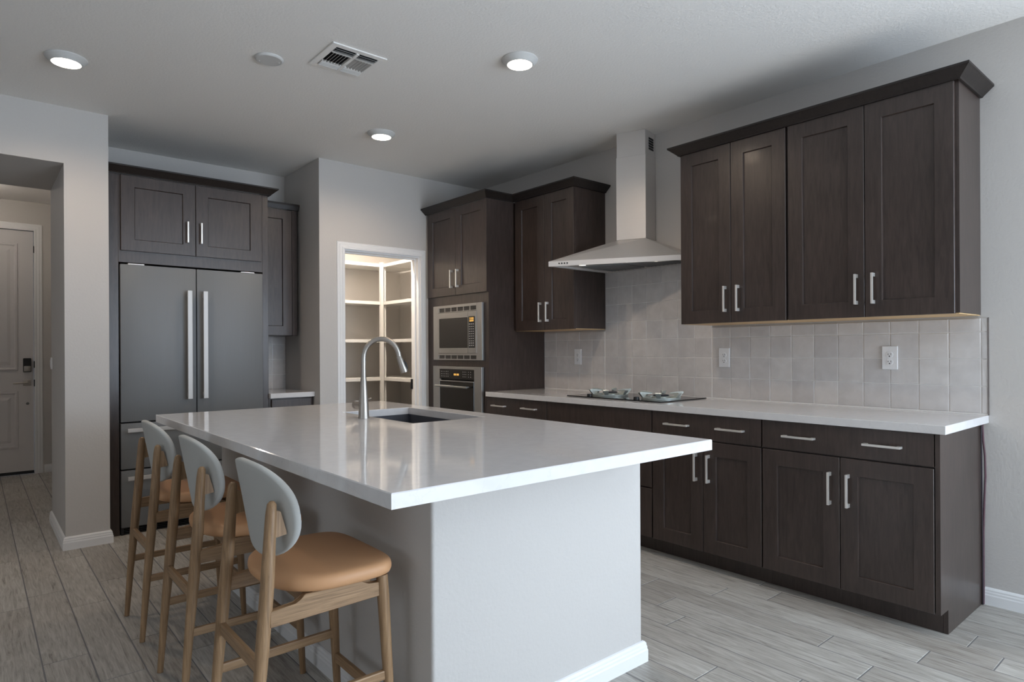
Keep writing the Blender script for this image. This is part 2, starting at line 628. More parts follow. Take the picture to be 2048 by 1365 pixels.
trim1 = casing('trim_1', 2.3195, 3.047, 2.078, PY, 'white stepped door casing around the pantry opening')
w = MB()
w.box(2.3195, 2.334, PY, PY + T, 0, 2.078)
w.box(3.033, 3.047, PY, PY + T, 0, 2.078)
w.box(2.334, 3.033, PY, PY + T, 2.064, 2.078)
w.box(2.334, 2.345, PY + 0.045, PY + 0.08, 0, 2.064)
w.box(3.022, 3.033, PY + 0.045, PY + 0.08, 0, 2.064)
w.box(2.345, 3.022, PY + 0.045, PY + 0.08, 2.053, 2.064)
w.build('jamb', M['white'], trim1)
for zz in (0.94,):
    w = MB()
    w.box(3.0300, 3.0345, PY + 0.086, PY + 0.118, zz - 0.045, zz + 0.045)
    w.tube([(3.0285, PY + 0.123, zz - 0.045), (3.0285, PY + 0.123, zz + 0.045)], 0.005, 10)
    tag(w.build('hinge', M['black'], trim1), 'dark metal hinge', None)

# entry door
casing('trim_2', -0.44, 0.487, 2.49, 8.17, 'white stepped casing around the entry door', 0.07)
w = MB()
w.box(-0.435, 0.482, 8.172, 8.215, 0.035, 2.484)
door = structure('door_1', w, M['door_paint'], 'white panelled entry door with black smart lock', 'door')
w = MB()
w.box(-0.435, 0.482, 8.168, 8.22, 0.006, 0.035)
tag(w.build('door_sweep', M['black'], door), 'black rubber sweep', None)
for z0, z1 in ((1.06, 2.35), (0.27, 0.85)):
    w = MB()
    x0, x1, y = -0.335, 0.355, 8.1715
    rings = []
    for ins, d_ in ((0, 0), (0.004, 0.010), (0.020, 0.012), (0.030, 0.004), (0.060, 0.004), (0.085, 0.011)):
        rings.append([(x0 + ins, y - d_, z0 + ins), (x1 - ins, y - d_, z0 + ins), (x1 - ins, y - d_, z1 - ins), (x0 + ins, y - d_, z1 - ins)])
    w.loft(rings)
    w.build('raised_panel', M['door_paint'], door)
w = MB()
w.box(0.394, 0.462, 8.142, 8.1715, 1.045, 1.185, 0.008)
lk = w.build('smart_lock', M['black'], door, True)
tag(lk, 'black keypad lock with silver lower half', None)
w = MB()
w.box(0.400, 0.456, 8.1375, 8.143, 1.050, 1.105, 0.003)
w.lathe([(0, 0), (0.014, 0), (0.012, -0.010), (0, -0.011)], (0.428, 8.139, 1.078), 16, 'y')
w.build('thumb_turn', M['nickel'], lk, True)
w = MB()
w.box(0.394, 0.457, 8.160, 8.1715, 0.905, 0.964, 0.002)
w.lathe([(0, 0), (0.013, 0), (0.013, -0.032), (0, -0.033)], (0.428, 8.162, 0.935), 16, 'y')
w.tube([(0.432, 8.128, 0.936), (0.37, 8.124, 0.934), (0.312, 8.126, 0.932)], [0.010, 0.008, 0.0065], 12)
w.build('lever_handle', M['nickel'], door, True)
w = MB()
w.lathe([(0, 0), (0.014, 0), (0.012, -0.006), (0, -0.007)], (0.431, 8.1715, 0.721), 16, 'y')
w.build('viewer_cap', M['steel_dark'], door, True)
for zz in (2.30, 1.12, 0.93):
    w = MB()
    w.box(0.482, 0.490, 8.150, 8.168, zz - 0.035, zz + 0.035)
    w.build('strike_plate', M['black'], door)

# frames behind the camera: patio door, plus two unseen windows added as light sources
w = MB()
for x in (1.85, 2.72, 3.59):
    w.box(x, x + 0.06, YR - 0.09, YR - 0.03, 0, 2.35)
for z in (0.0, 2.29):
    w.box(1.85, 3.65, YR - 0.09, YR - 0.03, z, z + 0.06)
structure('window_1', w, M['white'], None, None)
w = MB()
for y in (-0.7, 0.57, 1.84):
    w.box(XL - 0.09, XL - 0.03, y, y + 0.06, 0.7, 2.2)
for z in (0.7, 2.14):
    w.box(XL - 0.09, XL - 0.03, -0.7, 1.9, z, z + 0.06)
structure('window_added_left', w, M['white'], None, None)

w = MB()
for y in (-2.6, -1.58, -0.56):
    w.box(WX + 0.03, WX + 0.09, y, y + 0.06, 0.68, 2.24)
for z in (0.68, 2.18):
    w.box(WX + 0.03, WX + 0.09, -2.6, -0.5, z, z + 0.06)
structure('window_added_right', w, M['white'], None, None)

# ------------------------------------------------------------------ backsplash tile
def tile_field(name, label, face, spans, u_off, z_off, pu=0.1339, pz=0.1325):
    """spans: (u0,u1,z0,z1) rectangles; face 'x' lies on the hood wall, 'y' on the alcove wall"""
    gb = MB()
    for u0, u1, z0, z1 in spans:
        if face == 'x':
            gb.box(WX - 0.0055, WX - G, u0, u1, z0, z1)
        else:
            gb.box(u0, u1, BY - 0.0055, BY - G, z0, z1)
    root = structure(name, gb, M['grout_wall'], label, 'backsplash')
    bm_ = bmesh.new()
    tn = []
    g = 0.0016
    rnd = random.Random(5)
    for u0, u1, z0, z1 in spans:
        i0 = int((u0 - u_off) // pu) - 1
        j0 = int((z0 - z_off) // pz) - 1
        for i in range(i0, i0 + 40):
            for j in range(j0, j0 + 12):
                a0, a1 = max(u_off + i * pu + g, u0), min(u_off + (i + 1) * pu - g, u1)
                b0, b1 = max(z_off + j * pz + g, z0), min(z_off + (j + 1) * pz - g, z1)
                if a1 - a0 < 0.008 or b1 - b0 < 0.008:
                    continue
                r_ = random.Random(i * 131 + j * 17)
                tl = [0.0085 + r_.uniform(-0.0009, 0.0009) for _ in range(4)]
                e = 0.003

                def P(u, z, d):
                    return (WX - d, u, z) if face == 'x' else (u, BY - d, z)
                c4 = ((a0, b0), (a1, b0), (a1, b1), (a0, b1))
                i4 = ((a0 + e, b0 + e), (a1 - e, b0 + e), (a1 - e, b1 - e), (a0 + e, b1 - e))
                lo = [bm_.verts.new(P(*c, 0.0052)) for c in c4]
                md = [bm_.verts.new(P(*c, 0.0074)) for c in c4]
                hi = [bm_.verts.new(P(*c, tl[k_])) for k_, c in enumerate(i4)]
                bm_.faces.new(hi)
                for q in range(4):
                    bm_.faces.new((lo[q], lo[(q + 1) % 4], md[(q + 1) % 4], md[q]))
                    bm_.faces.new((md[q], md[(q + 1) % 4], hi[(q + 1) % 4], hi[q]))
                tn += [r_.random()] * 9
    bmesh.ops.recalc_face_normals(bm_, faces=bm_.faces[:])
    build_pattern(bm_, tn, 'tile_pattern', M['tile'], root)
    return root


bs = tile_field('wall_tile_backsplash', 'square glazed off-white tile backsplash behind the cooktop', 'x',
                [(0.862, 2.366, 0.9145, 1.384), (2.366, 3.292, 0.9145, 1.846), (3.292, 3.984, 0.9145, 1.384)], 1.0222, 0.9205)
w = MB()
w.box(WX - 0.0105, WX - G, 0.8575, 0.8615, 0.9145, 1.3865)
tag(w.build('edge_trim', M['metal_edge'], bs), 'thin dark metal edge strip', None)
tile_field('wall_tile_nook', 'square glazed tile in the nook beside the fridge', 'y', [(1.758, 2.1135, 0.9145, 1.366)], 1.863, 0.906)

# ------------------------------------------------------------------ cabinet fronts
class Face:
    """local frame of a cabinet front: u along the run, d outward, w up"""
    def __init__(self, kind, plane):
        self.kind, self.plane = kind, plane

    def P(self, u, d, w_):
        if self.kind == 'x':      # faces -X
            return (self.plane - d, u, w_)
        return (u, self.plane - d, w_)  # faces -Y

    def box(self, mb, u0, u1, d0, d1, w0, w1, bev=0.0):
        a, b_ = self.P(u0, d0, w0), self.P(u1, d1, w1)
        mb.box(a[0], b_[0], a[1], b_[1], a[2], b_[2], bev)


DT = 0.020  # door thickness


def shaker(F, u0, u1, w0, w1, parent, name='door', stile=0.077, top=None, bot=None):
    mb = MB()
    top = stile if top is None else top
    bot = stile if bot is None else bot
    c = 0.0018

    def ring(iu, iw0, iw1, d):
        return [F.P(u0 + iu, d, w0 + iw0), F.P(u1 - iu, d, w0 + iw0), F.P(u1 - iu, d, w1 - iw1), F.P(u0 + iu, d, w1 - iw1)]
    rings = [ring(0, 0, 0, G), ring(0, 0, 0, DT - c), ring(c, c, c, DT),
             ring(stile, bot, top, DT), ring(stile + 0.002, bot + 0.002, top + 0.002, DT - 0.0015),
             ring(stile + 0.0045, bot + 0.0045, top + 0.0045, DT - 0.010)]
    mb.loft(rings)
    return mb.build(name, M['cabinet'], parent)


def slab(F, u0, u1, w0, w1, parent, name='drawer_front'):
    mb = MB()
    F.box(mb, u0, u1, G, DT, w0, w1, 0.0018)
    return mb.build(name, M['cabinet'], parent)


def pull(F, u, w_, length, vertical, parent, name='handle'):
    mb = MB()
    h = length / 2
    bw, d0, d1 = 0.0052, DT + 0.024, DT + 0.033
    if vertical:
        F.box(mb, u - bw, u + bw, d0, d1, w_ - h, w_ + h, 0.0012)
        for s in (-1, 1):
            F.box(mb, u - bw, u + bw, DT + G, d0 + 0.001, w_ + s * h - (0.018 if s > 0 else 0), w_ + s * h + (0.018 if s < 0 else 0), 0.001)
    else:
        F.box(mb, u - h, u + h, d0, d1, w_ - bw, w_ + bw, 0.0012)
        for s in (-1, 1):
            F.box(mb, u + s * h - (0.018 if s > 0 else 0), u + s * h + (0.018 if s < 0 else 0), DT + G, d0 + 0.001, w_ - bw, w_ + bw, 0.001)
    return tag(mb.build(name, M['pull'], parent), 'brushed metal bar handle', None)


CROWN = [(0.0, 0.0), (0.010, 0.0), (0.014, 0.006), (0.050, 0.038), (0.056, 0.042), (0.056, 0.052), (0.0, 0.052)]


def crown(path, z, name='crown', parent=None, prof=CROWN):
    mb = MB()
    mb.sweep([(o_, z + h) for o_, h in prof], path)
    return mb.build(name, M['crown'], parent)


FB = Face('x', 3.135)    # base cabinet face
FU = Face('x', 3.415)    # wall cabinet face
FF = Face('y', 5.00)     # fridge cabinet face
FN = Face('y', 5.29)     # nook wall cabinet face


def carcass(mb, F, u0, u1, w0, w1, back):
    """solid box with a face frame edge"""
    a, b_ = F.P(u0, 0, w0), F.P(u1, 0, w1)
    if F.kind == 'x':
        mb.box(F.plane, back, u0, u1, w0, w1, 0.0008)
    else:
        mb.box(u0, u1, F.plane, back, w0, w1, 0.0008)


def base_cabinet(u0, u1, label, fronts):
    root = thing('base_cabinet', label, 'cabinet', (3.44, (u0 + u1) / 2, 0), 'base cabinets under the long worktop')
    mb = MB()
    carcass(mb, FB, u0 + G, u1 - G, 0.10, 0.876, WX - 0.002)
    mb.build('body', M['cabinet'], root)
    mb = MB()
    mb.box(3.215, WX - 0.002, u0 + G, u1 - G, 0.001, 0.0995)
    mb.build('toe_kick', M['cabinet'], root)
    for f in fronts:
        kind, a, b_, w0, w1, pulls = f
        part = shaker(FB, a, b_, w0, w1, root) if kind == 'door' else slab(FB, a, b_, w0, w1, root)
        for pu_, pw_, ln, vert in pulls:
            pull(FB, pu_, pw_, ln, vert, part)
    return root


rA = base_cabinet(0.905, 1.682, 'dark base cabinet at the bare end of the run beside the blue-grey wall', [
    ('drawer', 0.909, 1.679, 0.733, 0.874, [(1.485, 0.803, 0.158, False), (1.107, 0.803, 0.158, False)]),
    ('door', 1.2955, 1.679, 0.107, 0.726, [(1.337, 0.577, 0.155, True)]),
    ('door', 0.909, 1.2925, 0.107, 0.726, [(1.254, 0.577, 0.155, True)])])
mb = MB()
mb.prism([(3.117, 0.107), (3.117, 0.8755), (WX - 0.012, 0.8755), (WX - 0.012, 0.001), (3.215, 0.001), (3.215, 0.107)], 0.886, 0.9045, 'y')
mb.build('end_panel', M['cabinet'], rA)
base_cabinet(1.682, 2.381, 'dark base cabinet second from the bare end, partly behind the island corner', [
    ('drawer', 1.686, 2.377, 0.733, 0.874, [(2.198, 0.805, 0.162, False), (1.857, 0.805, 0.162, False)]),
    ('door', 2.0325, 2.377, 0.107, 0.726, [(2.071, 0.577, 0.155, True)]),
    ('door', 1.686, 2.0295, 0.107, 0.726, [(1.991, 0.577, 0.155, True)])])
base_cabinet(2.381, 3.300, 'dark base cabinet with wide plain fronts below the cooktop', [
    ('drawer', 2.385, 3.296, 0.733, 0.874, []),
    ('drawer', 2.385, 3.296, 0.409, 0.726, [(2.84, 0.60, 0.158, False)]),
    ('drawer', 2.385, 3.296, 0.107, 0.402, [(2.84, 0.29, 0.158, False)])])
base_cabinet(3.300, 3.978, 'dark base cabinet next to the oven tower, two pulls on its drawer', [
    ('drawer', 3.304, 3.972, 0.733, 0.874, [(3.825, 0.811, 0.155, False), (3.475, 0.811, 0.155, False)]),
    ('door', 3.6395, 3.972, 0.107, 0.726, [(3.68, 0.577, 0.155, True)]),
    ('door', 3.304, 3.6365, 0.107, 0.726, [(3.60, 0.577, 0.155, True)])])


def wall_cabinet(u0, u1, label, du, pulls, bottom=1.397, top=2.462, group='wall cabinets on the hood wall'):
    root = thing('upper_cabinet', label, 'cabinet', (3.58, (u0 + u1) / 2, bottom), group)
    mb = MB()
    carcass(mb, FU, u0 + G, u1 - G, bottom + 0.004, top, WX - 0.002)
    mb.build('body', M['cabinet'], root)
    mb = MB()
    mb.box(FU.plane + 0.002, WX - 0.004, u0 + 0.004, u1 - 0.004, bottom - 0.0005, bottom + 0.0035)
    tag(mb.build('underside', M['maple'], root), 'pale maple underside', None)
    for (a, b_), (pu_, pw_) in zip(du, pulls):
        d_ = shaker(FU, a, b_, bottom + 0.0005, 2.452, root)
        pull(FU, pu_, pw_, 0.152, True, d_)
    return root


wall_cabinet(0.889, 1.684, 'wider of the two joined dark wall cabinets, at the bare end of the hood wall', [(1.2875, 1.676), (0.905, 1.2845)], [(1.322, 1.5365), (1.243, 1.5365)])
wall_cabinet(1.684, 2.366, 'narrower of the two joined dark wall cabinets, the one touching the range hood', [(2.0215, 2.364), (1.689, 2.0185)], [(2.052, 1.536), (1.970, 1.536)])
wall_cabinet(3.293, 3.984, 'dark wall cabinet between the range hood and the oven tower', [(3.6155, 3.962), (3.270 + 0.026, 3.6125)], [(3.653, 1.536), (3.572, 1.536)])

CZ0 = 2.452
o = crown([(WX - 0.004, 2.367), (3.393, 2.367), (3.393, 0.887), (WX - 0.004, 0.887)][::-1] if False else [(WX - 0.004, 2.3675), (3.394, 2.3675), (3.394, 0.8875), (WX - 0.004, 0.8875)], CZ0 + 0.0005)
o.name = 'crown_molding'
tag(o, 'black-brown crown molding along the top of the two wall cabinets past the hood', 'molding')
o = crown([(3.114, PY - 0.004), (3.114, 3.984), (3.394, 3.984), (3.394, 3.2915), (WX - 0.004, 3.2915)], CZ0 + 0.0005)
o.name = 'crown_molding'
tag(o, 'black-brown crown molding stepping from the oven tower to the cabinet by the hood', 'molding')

# ------------------------------------------------------------------ oven tower
tower = thing('oven_tower', 'tall dark cabinet housing the microwave and wall oven beside the pantry', 'cabinet', (3.44, 4.42, 0))
mb = MB()
y0, y1 = 3.986, PY - 0.002
mb.box(3.135, WX - 0.002, y0, y0 + 0.02, 0.10, CZ0)           # visible side
mb.box(3.135, WX - 0.002, y1 - 0.02, y1, 0.10, CZ0)
mb.box(WX - 0.02, WX - 0.002, y0 + 0.02, y1 - 0.02, 0.10, CZ0)
mb.box(3.135, 3.155, y0 + 0.02, 4.045, 0.10, CZ0)
mb.box(3.135, 3.155, 4.775, y1 - 0.02, 0.10, CZ0)
for z0, z1 in ((0.10, 0.40), (1.108, 1.158), (1.630, CZ0)):
    mb.box(3.135, WX - 0.02, 4.045, 4.775, z0, z1)
mb.box(3.155, WX - 0.02, y0 + 0.02, 4.045, 1.63, CZ0)
mb.box(3.155, WX - 0.02, 4.775, y1 - 0.02, 1.63, CZ0)
mb.build('body', M['cabinet'], tower)
mb = MB()
mb.box(3.215, WX - 0.004, y0, y1, 0.001, 0.0995)
mb.build('toe_kick', M['cabinet'], tower)
for (a, b_), pu_ in (((4.4125, 4.838), 4.452), ((3.985, 4.4095), 4.366)):
    d_ = shaker(FB, a, b_, 1.709, 2.4515, tower)
    pull(FB, pu_, 1.847, 0.152, True, d_)
d_ = slab(FB, 3.99, 4.835, 0.107, 0.385, tower)
pull(FB, 4.41, 0.25, 0.158, False, d_)

# microwave in its trim kit
mw = thing('microwave', 'built-in steel microwave with black window in the oven tower', 'microwave', (3.14, 4.40, 1.16))
FM = Face('x', 3.134)
mb = MB()
mb.box(3.16, 3.55, 4.06, 4.76, 1.172, 1.62)
mb.build('casing', M['black'], mw)
mb = MB()
a0, a1, b0, b1 = 4.043, 4.747, 1.160, 1.628
i0, i1, j0, j1 = 4.112, 4.668, 1.216, 1.566
FM.box(mb, a0, i0, G, 0.022, b0, b1, 0.002)
FM.box(mb, i1, a1, G, 0.022, b0, b1, 0.002)
FM.box(mb, i0, i1, G, 0.022, b0, b0 + 0.010)
FM.box(mb, i0, i1, G, 0.022, j0 - 0.016, j0, 0.001)
FM.box(mb, i0, i1, G, 0.022, b1 - 0.022, b1)
FM.box(mb, i0, i1, G, 0.022, j1, j1 + 0.006, 0.001)
for q in range(7):
    u = i0 + q * (i1 - i0 - 0.012) / 6
    for z0, z1 in ((b0 + 0.010, j0 - 0.016), (j1 + 0.006, b1 - 0.022)):
        FM.box(mb, u, u + 0.012, G, 0.019, z0, z1)
fr = mb.build('trim_frame', M['appliance_steel'], mw)
for z0, z1 in ((b0 + 0.010, j0 - 0.016), (j1 + 0.006, b1 - 0.022)):
    mb = MB()
    FM.box(mb, i0, i1, G * 2, 0.0165, z0, z1)
    tag(mb.build('vent_backing', M['vent_grey'], fr), 'dark vent slots', None)
mb = MB()


def fring(iu0, iu1, iw0, iw1, d):
    return [FM.P(iu0, d, iw0), FM.P(iu1, d, iw0), FM.P(iu1, d, iw1), FM.P(iu0, d, iw1)]


dq, wq = (4.234, i1 - 0.002, j0 + 0.002, j1 - 0.002), (4.2345, 4.652, 1.262, 1.516)
mb.loft([fring(*wq, G), fring(*dq, G), fring(*dq, 0.024), fring(*wq, 0.024)], closed=True)
dr = mb.build('door', M['appliance_steel'], mw)
mb = MB()
FM.box(mb, 4.235, 4.6515, G, 0.022, 1.2625, 1.5155)
tag(mb.build('window', M['black_glass'], dr), 'black glass window', None)
mb = MB()
FM.box(mb, i0 + 0.002, 4.232, G, 0.024, j0 + 0.002, j1 - 0.002, 0.002)
cp = mb.build('control_panel', M['appliance_steel'], mw)
mb = MB()
FM.box(mb, 4.135, 4.222, 0.0245, 0.0255, 1.262, 1.520)
tag(mb.build('keypad', M['black'], cp), 'black keypad with pale printed keys', None)
mb = MB()
FM.box(mb, 4.150, 4.207, 0.0256, 0.0262, 1.478, 1.488)
for u in (4.152, 4.170, 4.192):
    FM.box(mb, u, u + 0.011, 0.0256, 0.0262, 1.492, 1.512)
tag(mb.build('display', M['amber'], cp), 'glowing amber display', None)
mb = MB()
for r_ in range(10):
    for c_ in range(3):
        u = 4.147 + c_ * 0.025
        z = 1.452 - r_ * 0.0195
        FM.box(mb, u, u + 0.016, 0.0256, 0.0262, z, z + (0.010 if r_ in (0, 8, 9) else 0.007))
mb.build('key_lettering', M['print'], cp)

# wall oven
ov = thing('wall_oven', 'black and steel wall oven under the microwave', 'oven', (3.14, 4.40, 0.42))
mb = MB()
mb.box(3.16, 3.70, 4.06, 4.76, 0.42, 1.095)
mb.build('casing', M['black'], ov)
mb = MB()
FM.box(mb, 4.047, 4.150, G, 0.024, 0.405, 1.106, 0.002)
FM.box(mb, 4.655, 4.772, G, 0.010, 0.405, 1.106, 0.002)
FM.box(mb, 4.150, 4.655, G, 0.024, 1.082, 1.106, 0.002)
FM.box(mb, 4.150, 4.655, G, 0.024, 0.405, 0.440, 0.002)
mb.build('steel_frame', M['appliance_steel'], ov)
mb = MB()
FM.box(mb, 4.152, 4.653, G, 0.022, 0.998, 1.081, 0.001)
cp = mb.build('control_panel', M['black_glass'], ov)
mb = MB()
for r_ in range(3):
    for c_ in range(5):
        FM.box(mb, 4.52 + c_ * 0.025, 4.526 + c_ * 0.025, 0.0222, 0.0228, 1.018 + r_ * 0.02, 1.024 + r_ * 0.02)
    for u in (4.195, 4.225, 4.262, 4.282, 4.302):
        FM.box(mb, u, u + 0.006, 0.0222, 0.0228, 1.018 + r_ * 0.02, 1.024 + r_ * 0.02)
mb.build('key_lettering', M['print'], cp)
mb = MB()
for u in (4.365, 4.383, 4.406, 4.424):
    FM.box(mb, u, u + 0.013, 0.0222, 0.0228, 1.030, 1.046)
tag(mb.build('display', M['amber'], cp), 'glowing amber clock', None)
mb = MB()
FM.box(mb, 4.152, 4.653, G, 0.026, 0.442, 0.985, 0.002)
dr = mb.build('door', M['black_glass'], ov)
mb = MB()
FM.box(mb, 4.150, 4.654, 0.0262, 0.030, 0.978, 0.986, 0.001)
FM.box(mb, 4.640, 4.653, 0.0262, 0.030, 0.442, 0.978, 0.001)
mb.build('door_edge', M['appliance_steel'], dr)
mb = MB()
mb.tube([FM.P(4.20, 0.062, 0.938), FM.P(4.66, 0.062, 0.938)], 0.009, 14)
for u in (4.22, 4.64):
    mb.tube([FM.P(u, 0.0262, 0.938), FM.P(u, 0.060, 0.938)], 0.007, 10)
tag(mb.build('handle', M['appliance_steel'], dr, True), 'round steel towel-bar handle', None)

# ------------------------------------------------------------------ fridge, its cabinet and the nook cabinets
fc = thing('fridge_cabinet', 'dark cabinet surround with two doors above the fridge', 'cabinet', (1.22, 5.3, 0))
mb = MB()
mb.box(0.684, 0.756, 5.00, BY - 0.003, 0.001, 2.452, 0.001)
mb.box(1.714, 1.757, 5.00, BY - 0.003, 0.001, 2.452, 0.001)
mb.box(0.7561, 1.7139, 5.00, BY - 0.003, 1.852, 2.452, 0.001)
mb.build('body', M['cabinet'], fc)
for a, b_, pu_ in ((0.768, 1.2335, 1.178), (1.2365, 1.701, 1.268)):
    d_ = shaker(FF, a, b_, 1.931, 2.4425, fc, stile=0.081, top=0.075, bot=0.077)
    pull(FF, pu_, 2.095, 0.150, True, d_)
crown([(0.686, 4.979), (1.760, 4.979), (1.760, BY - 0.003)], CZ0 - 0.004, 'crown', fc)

fr = thing('fridge', 'grey steel french door fridge with two freezer drawers', 'fridge', (1.235, 5.25, 0))
fx0, fx1 = 0.7595, 1.7115
mb = MB()
mb.box(fx0 + 0.004, fx1 - 0.004, 5.035, BY - 0.02, 0.02, 1.838)
mb.build('case', M['black'], fr)
for a, b_, s in ((fx0 + 0.003, 1.2345, 1), (1.2395, fx1 - 0.003, -1)):
    mb = MB()
    mb.box(a, b_, 4.98, 5.034, 0.766, 1.838, 0.004)
    d_ = mb.build('door', M['steel_dark'], fr, True)
    hx = 1.182 if s > 0 else 1.286
    mb = MB()
    mb.box(hx - 0.0155, hx + 0.0155, 4.925, 4.941, 0.906, 1.677, 0.002)
    for z in (0.935, 1.648):
        mb.box(hx - 0.008, hx + 0.008, 4.941, 4.9797, z - 0.014, z + 0.014)
    tag(mb.build('handle', M['fridge_pull'], d_), 'pale flat bar handle', None)
for z0, z1, hz in ((0.446, 0.757, 0.712), (0.052, 0.437, 0.388)):
    mb = MB()
    mb.box(fx0 + 0.003, fx1 - 0.003, 4.98, 5.034, z0, z1, 0.004)
    d_ = mb.build('drawer', M['steel_dark'], fr, True)
    mb = MB()
    mb.box(0.795, 1.675, 4.925, 4.941, hz - 0.013, hz + 0.013, 0.002)
    for x in (0.86, 1.61):
        mb.box(x - 0.012, x + 0.012, 4.941, 4.9797, hz - 0.008, hz + 0.008)
    tag(mb.build('handle', M['fridge_pull'], d_), 'pale flat bar handle', None)
mb = MB()
mb.box(fx0 + 0.003, 0.778, 4.992, 5.034, 0.001, 0.050)
mb.box(1.693, fx1 - 0.003, 4.992, 5.034, 0.001, 0.050)
for z in (0.006, 0.018, 0.030, 0.042):
    mb.box(0.778, 1.693, 5.000, 5.018, z, z + 0.005)
mb.build('toe_grille', M['black'], fr)
for x in (0.86, 1.60):
    mb = MB()
    mb.box(x - 0.05, x + 0.05, 4.99, 5.06, 1.8385, 1.846, 0.002)
    mb.build('hinge_cover', M['steel'], fr)

# small upper and base in the nook
nc = thing('upper_cabinet', 'narrow dark wall cabinet over the nook beside the fridge', 'cabinet', (1.93, 5.44, 1.37))
mb = MB()
mb.box(1.7585, 2.096, FN.plane, BY - 0.003, 1.372, 2.425, 0.001)
mb.build('body', M['cabinet'], nc)
shaker(FN, 1.762, 2.050, 1.375, 2.420, nc, stile=0.076)
mb = MB()
mb.box(2.0525, 2.096, FN.plane - 0.018, FN.plane - G, 1.373, 2.424, 0.001)
mb.build('filler_strip', M['cabinet'], nc)
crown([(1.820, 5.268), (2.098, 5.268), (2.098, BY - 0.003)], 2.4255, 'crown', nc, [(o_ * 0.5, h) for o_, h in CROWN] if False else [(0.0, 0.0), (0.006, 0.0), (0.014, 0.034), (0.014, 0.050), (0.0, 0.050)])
nb = thing('base_cabinet', 'narrow dark base cabinet with a drawer in the nook beside the fridge', 'cabinet', (1.93, 5.3, 0))
FK = Face('y', 4.995)
mb = MB()
mb.box(1.7585, 2.1125, FK.plane, BY - 0.003, 0.10, 0.8755)
mb.build('body', M['cabinet'], nb)
mb = MB()
mb.box(1.7585, 2.1125, 5.07, BY - 0.003, 0.001, 0.0995)
mb.build('toe_kick', M['cabinet'], nb)
slab(FK, 1.772, 2.088, 0.733, 0.866, nb)
shaker(FK, 1.772, 2.088, 0.107, 0.726, nb)
mb = MB()
mb.box(1.7585, 2.1130, 4.962, BY - 0.011, 0.8762, 0.9142, 0.002)
tag(mb.build('worktop', M['quartz'], None), 'short white quartz worktop in the nook beside the fridge', 'worktop')

# ------------------------------------------------------------------ long worktop
mb = MB()
mb.box(3.098, WX - 0.0005, 0.8605, 3.9845, 0.8765, 0.9140, 0.002)
tag(mb.build('worktop', M['quartz'], None), 'long white quartz worktop along the hood wall under the cooktop', 'worktop')

# ------------------------------------------------------------------ cooktop
ct = thing('cooktop', 'black glass gas cooktop with two metal grates set in the long worktop', 'cooktop', (3.45, 2.78, 0.9145))
mb = MB()
mb.box(3.203, 3.697, 2.380, 3.184, 0.9146, 0.9212, 0.002)
mb.build('glass_top', M['black_glass'], ct)
for cx_, cy_ in ((3.40, 2.955), (3.40, 2.525)):
    mb = MB()
    ring = []
    for k in range(40):
        t = 2 * math.pi * k / 40
        ring.append((cx_ + 0.118 * math.cos(t), cy_ + 0.118 * math.sin(t)))
    rings = [[(cx_ + rr_ * math.cos(2 * math.pi * k / 40), cy_ + rr_ * math.sin(2 * math.pi * k / 40), zz) for k in range(40)] for rr_, zz in ((0.112, 0.9216), (0.124, 0.9216), (0.126, 0.934), (0.114, 0.934))]
    mb.loft(rings, closed=True)
    for k in range(6):
        t = 2 * math.pi * (k + 0.5) / 6
        ca, sa = math.cos(t), math.sin(t)
        nx, ny = -sa * 0.003, ca * 0.003
        prof = [(0.118, 0.926), (0.128, 0.934), (0.150, 0.962), (0.146, 0.968), (0.104, 0.965), (0.062, 0.960), (0.062, 0.955), (0.104, 0.953)]
        # flared blade, wider outside
        wd = [0.002 + 0.016 * max(0, (rr_ - 0.09) / 0.056) for rr_, _z in prof]
        va = [mb.bm.verts.new((cx_ + rr_ * ca - sa * wd[i], cy_ + rr_ * sa + ca * wd[i], zz)) for i, (rr_, zz) in enumerate(prof)]
        vb = [mb.bm.verts.new((cx_ + rr_ * ca + sa * wd[i], cy_ + rr_ * sa - ca * wd[i], zz)) for i, (rr_, zz) in enumerate(prof)]
        mb.bm.faces.new(va)
        mb.bm.faces.new(vb[::-1])
        n_ = len(prof)
        for i in range(n_):
            mb.bm.faces.new((va[i], vb[i], vb[(i + 1) % n_], va[(i + 1) % n_]))
    mb.build('grate', M['grate'], ct, True)
    mb = MB()
    mb.lathe([(0, 0), (0.060, 0), (0.060, 0.012), (0.046, 0.020), (0, 0.020)], (cx_, cy_, 0.9214), 28)
    bn = mb.build('burner', M['grate'], ct, True)
    mb = MB()
    mb.lathe([(0, 0), (0.050, 0), (0.052, 0.003), (0.048, 0.007), (0, 0.008)], (cx_, cy_, 0.9418), 28)
    tag(mb.build('burner_cap', M['cap'], bn, True), 'dark enamel cap', None)
for kx, ky in ((3.245, 3.005), (3.245, 2.600)):
    mb = MB()
    mb.lathe([(0, 0), (0.019, 0), (0.017, 0.016), (0, 0.017)], (kx, ky, 0.9214), 20)
    mb.build('knob', M['black'], ct, True)

# ------------------------------------------------------------------ range hood
hd = thing('range_hood', 'stainless steel pyramid range hood with square chimney over the cooktop', 'range hood', (3.50, 2.84, 1.826))
Z0, Z1, Z2 = 1.829, 1.8645, 2.02
bot = [(3.105, 3.262), (3.566, 2.464), (3.742, 2.450), (3.742, 3.284)]
topq = [(3.515, 2.988), (3.592, 2.787), (3.742, 2.816), (3.742, 3.030)]


def inset(poly, k):
    cx_ = sum(p[0] for p in poly) / 4
    cy_ = sum(p[1] for p in poly) / 4
    return [(p[0] + (cx_ - p[0]) * k, p[1] + (cy_ - p[1]) * k) for p in poly]


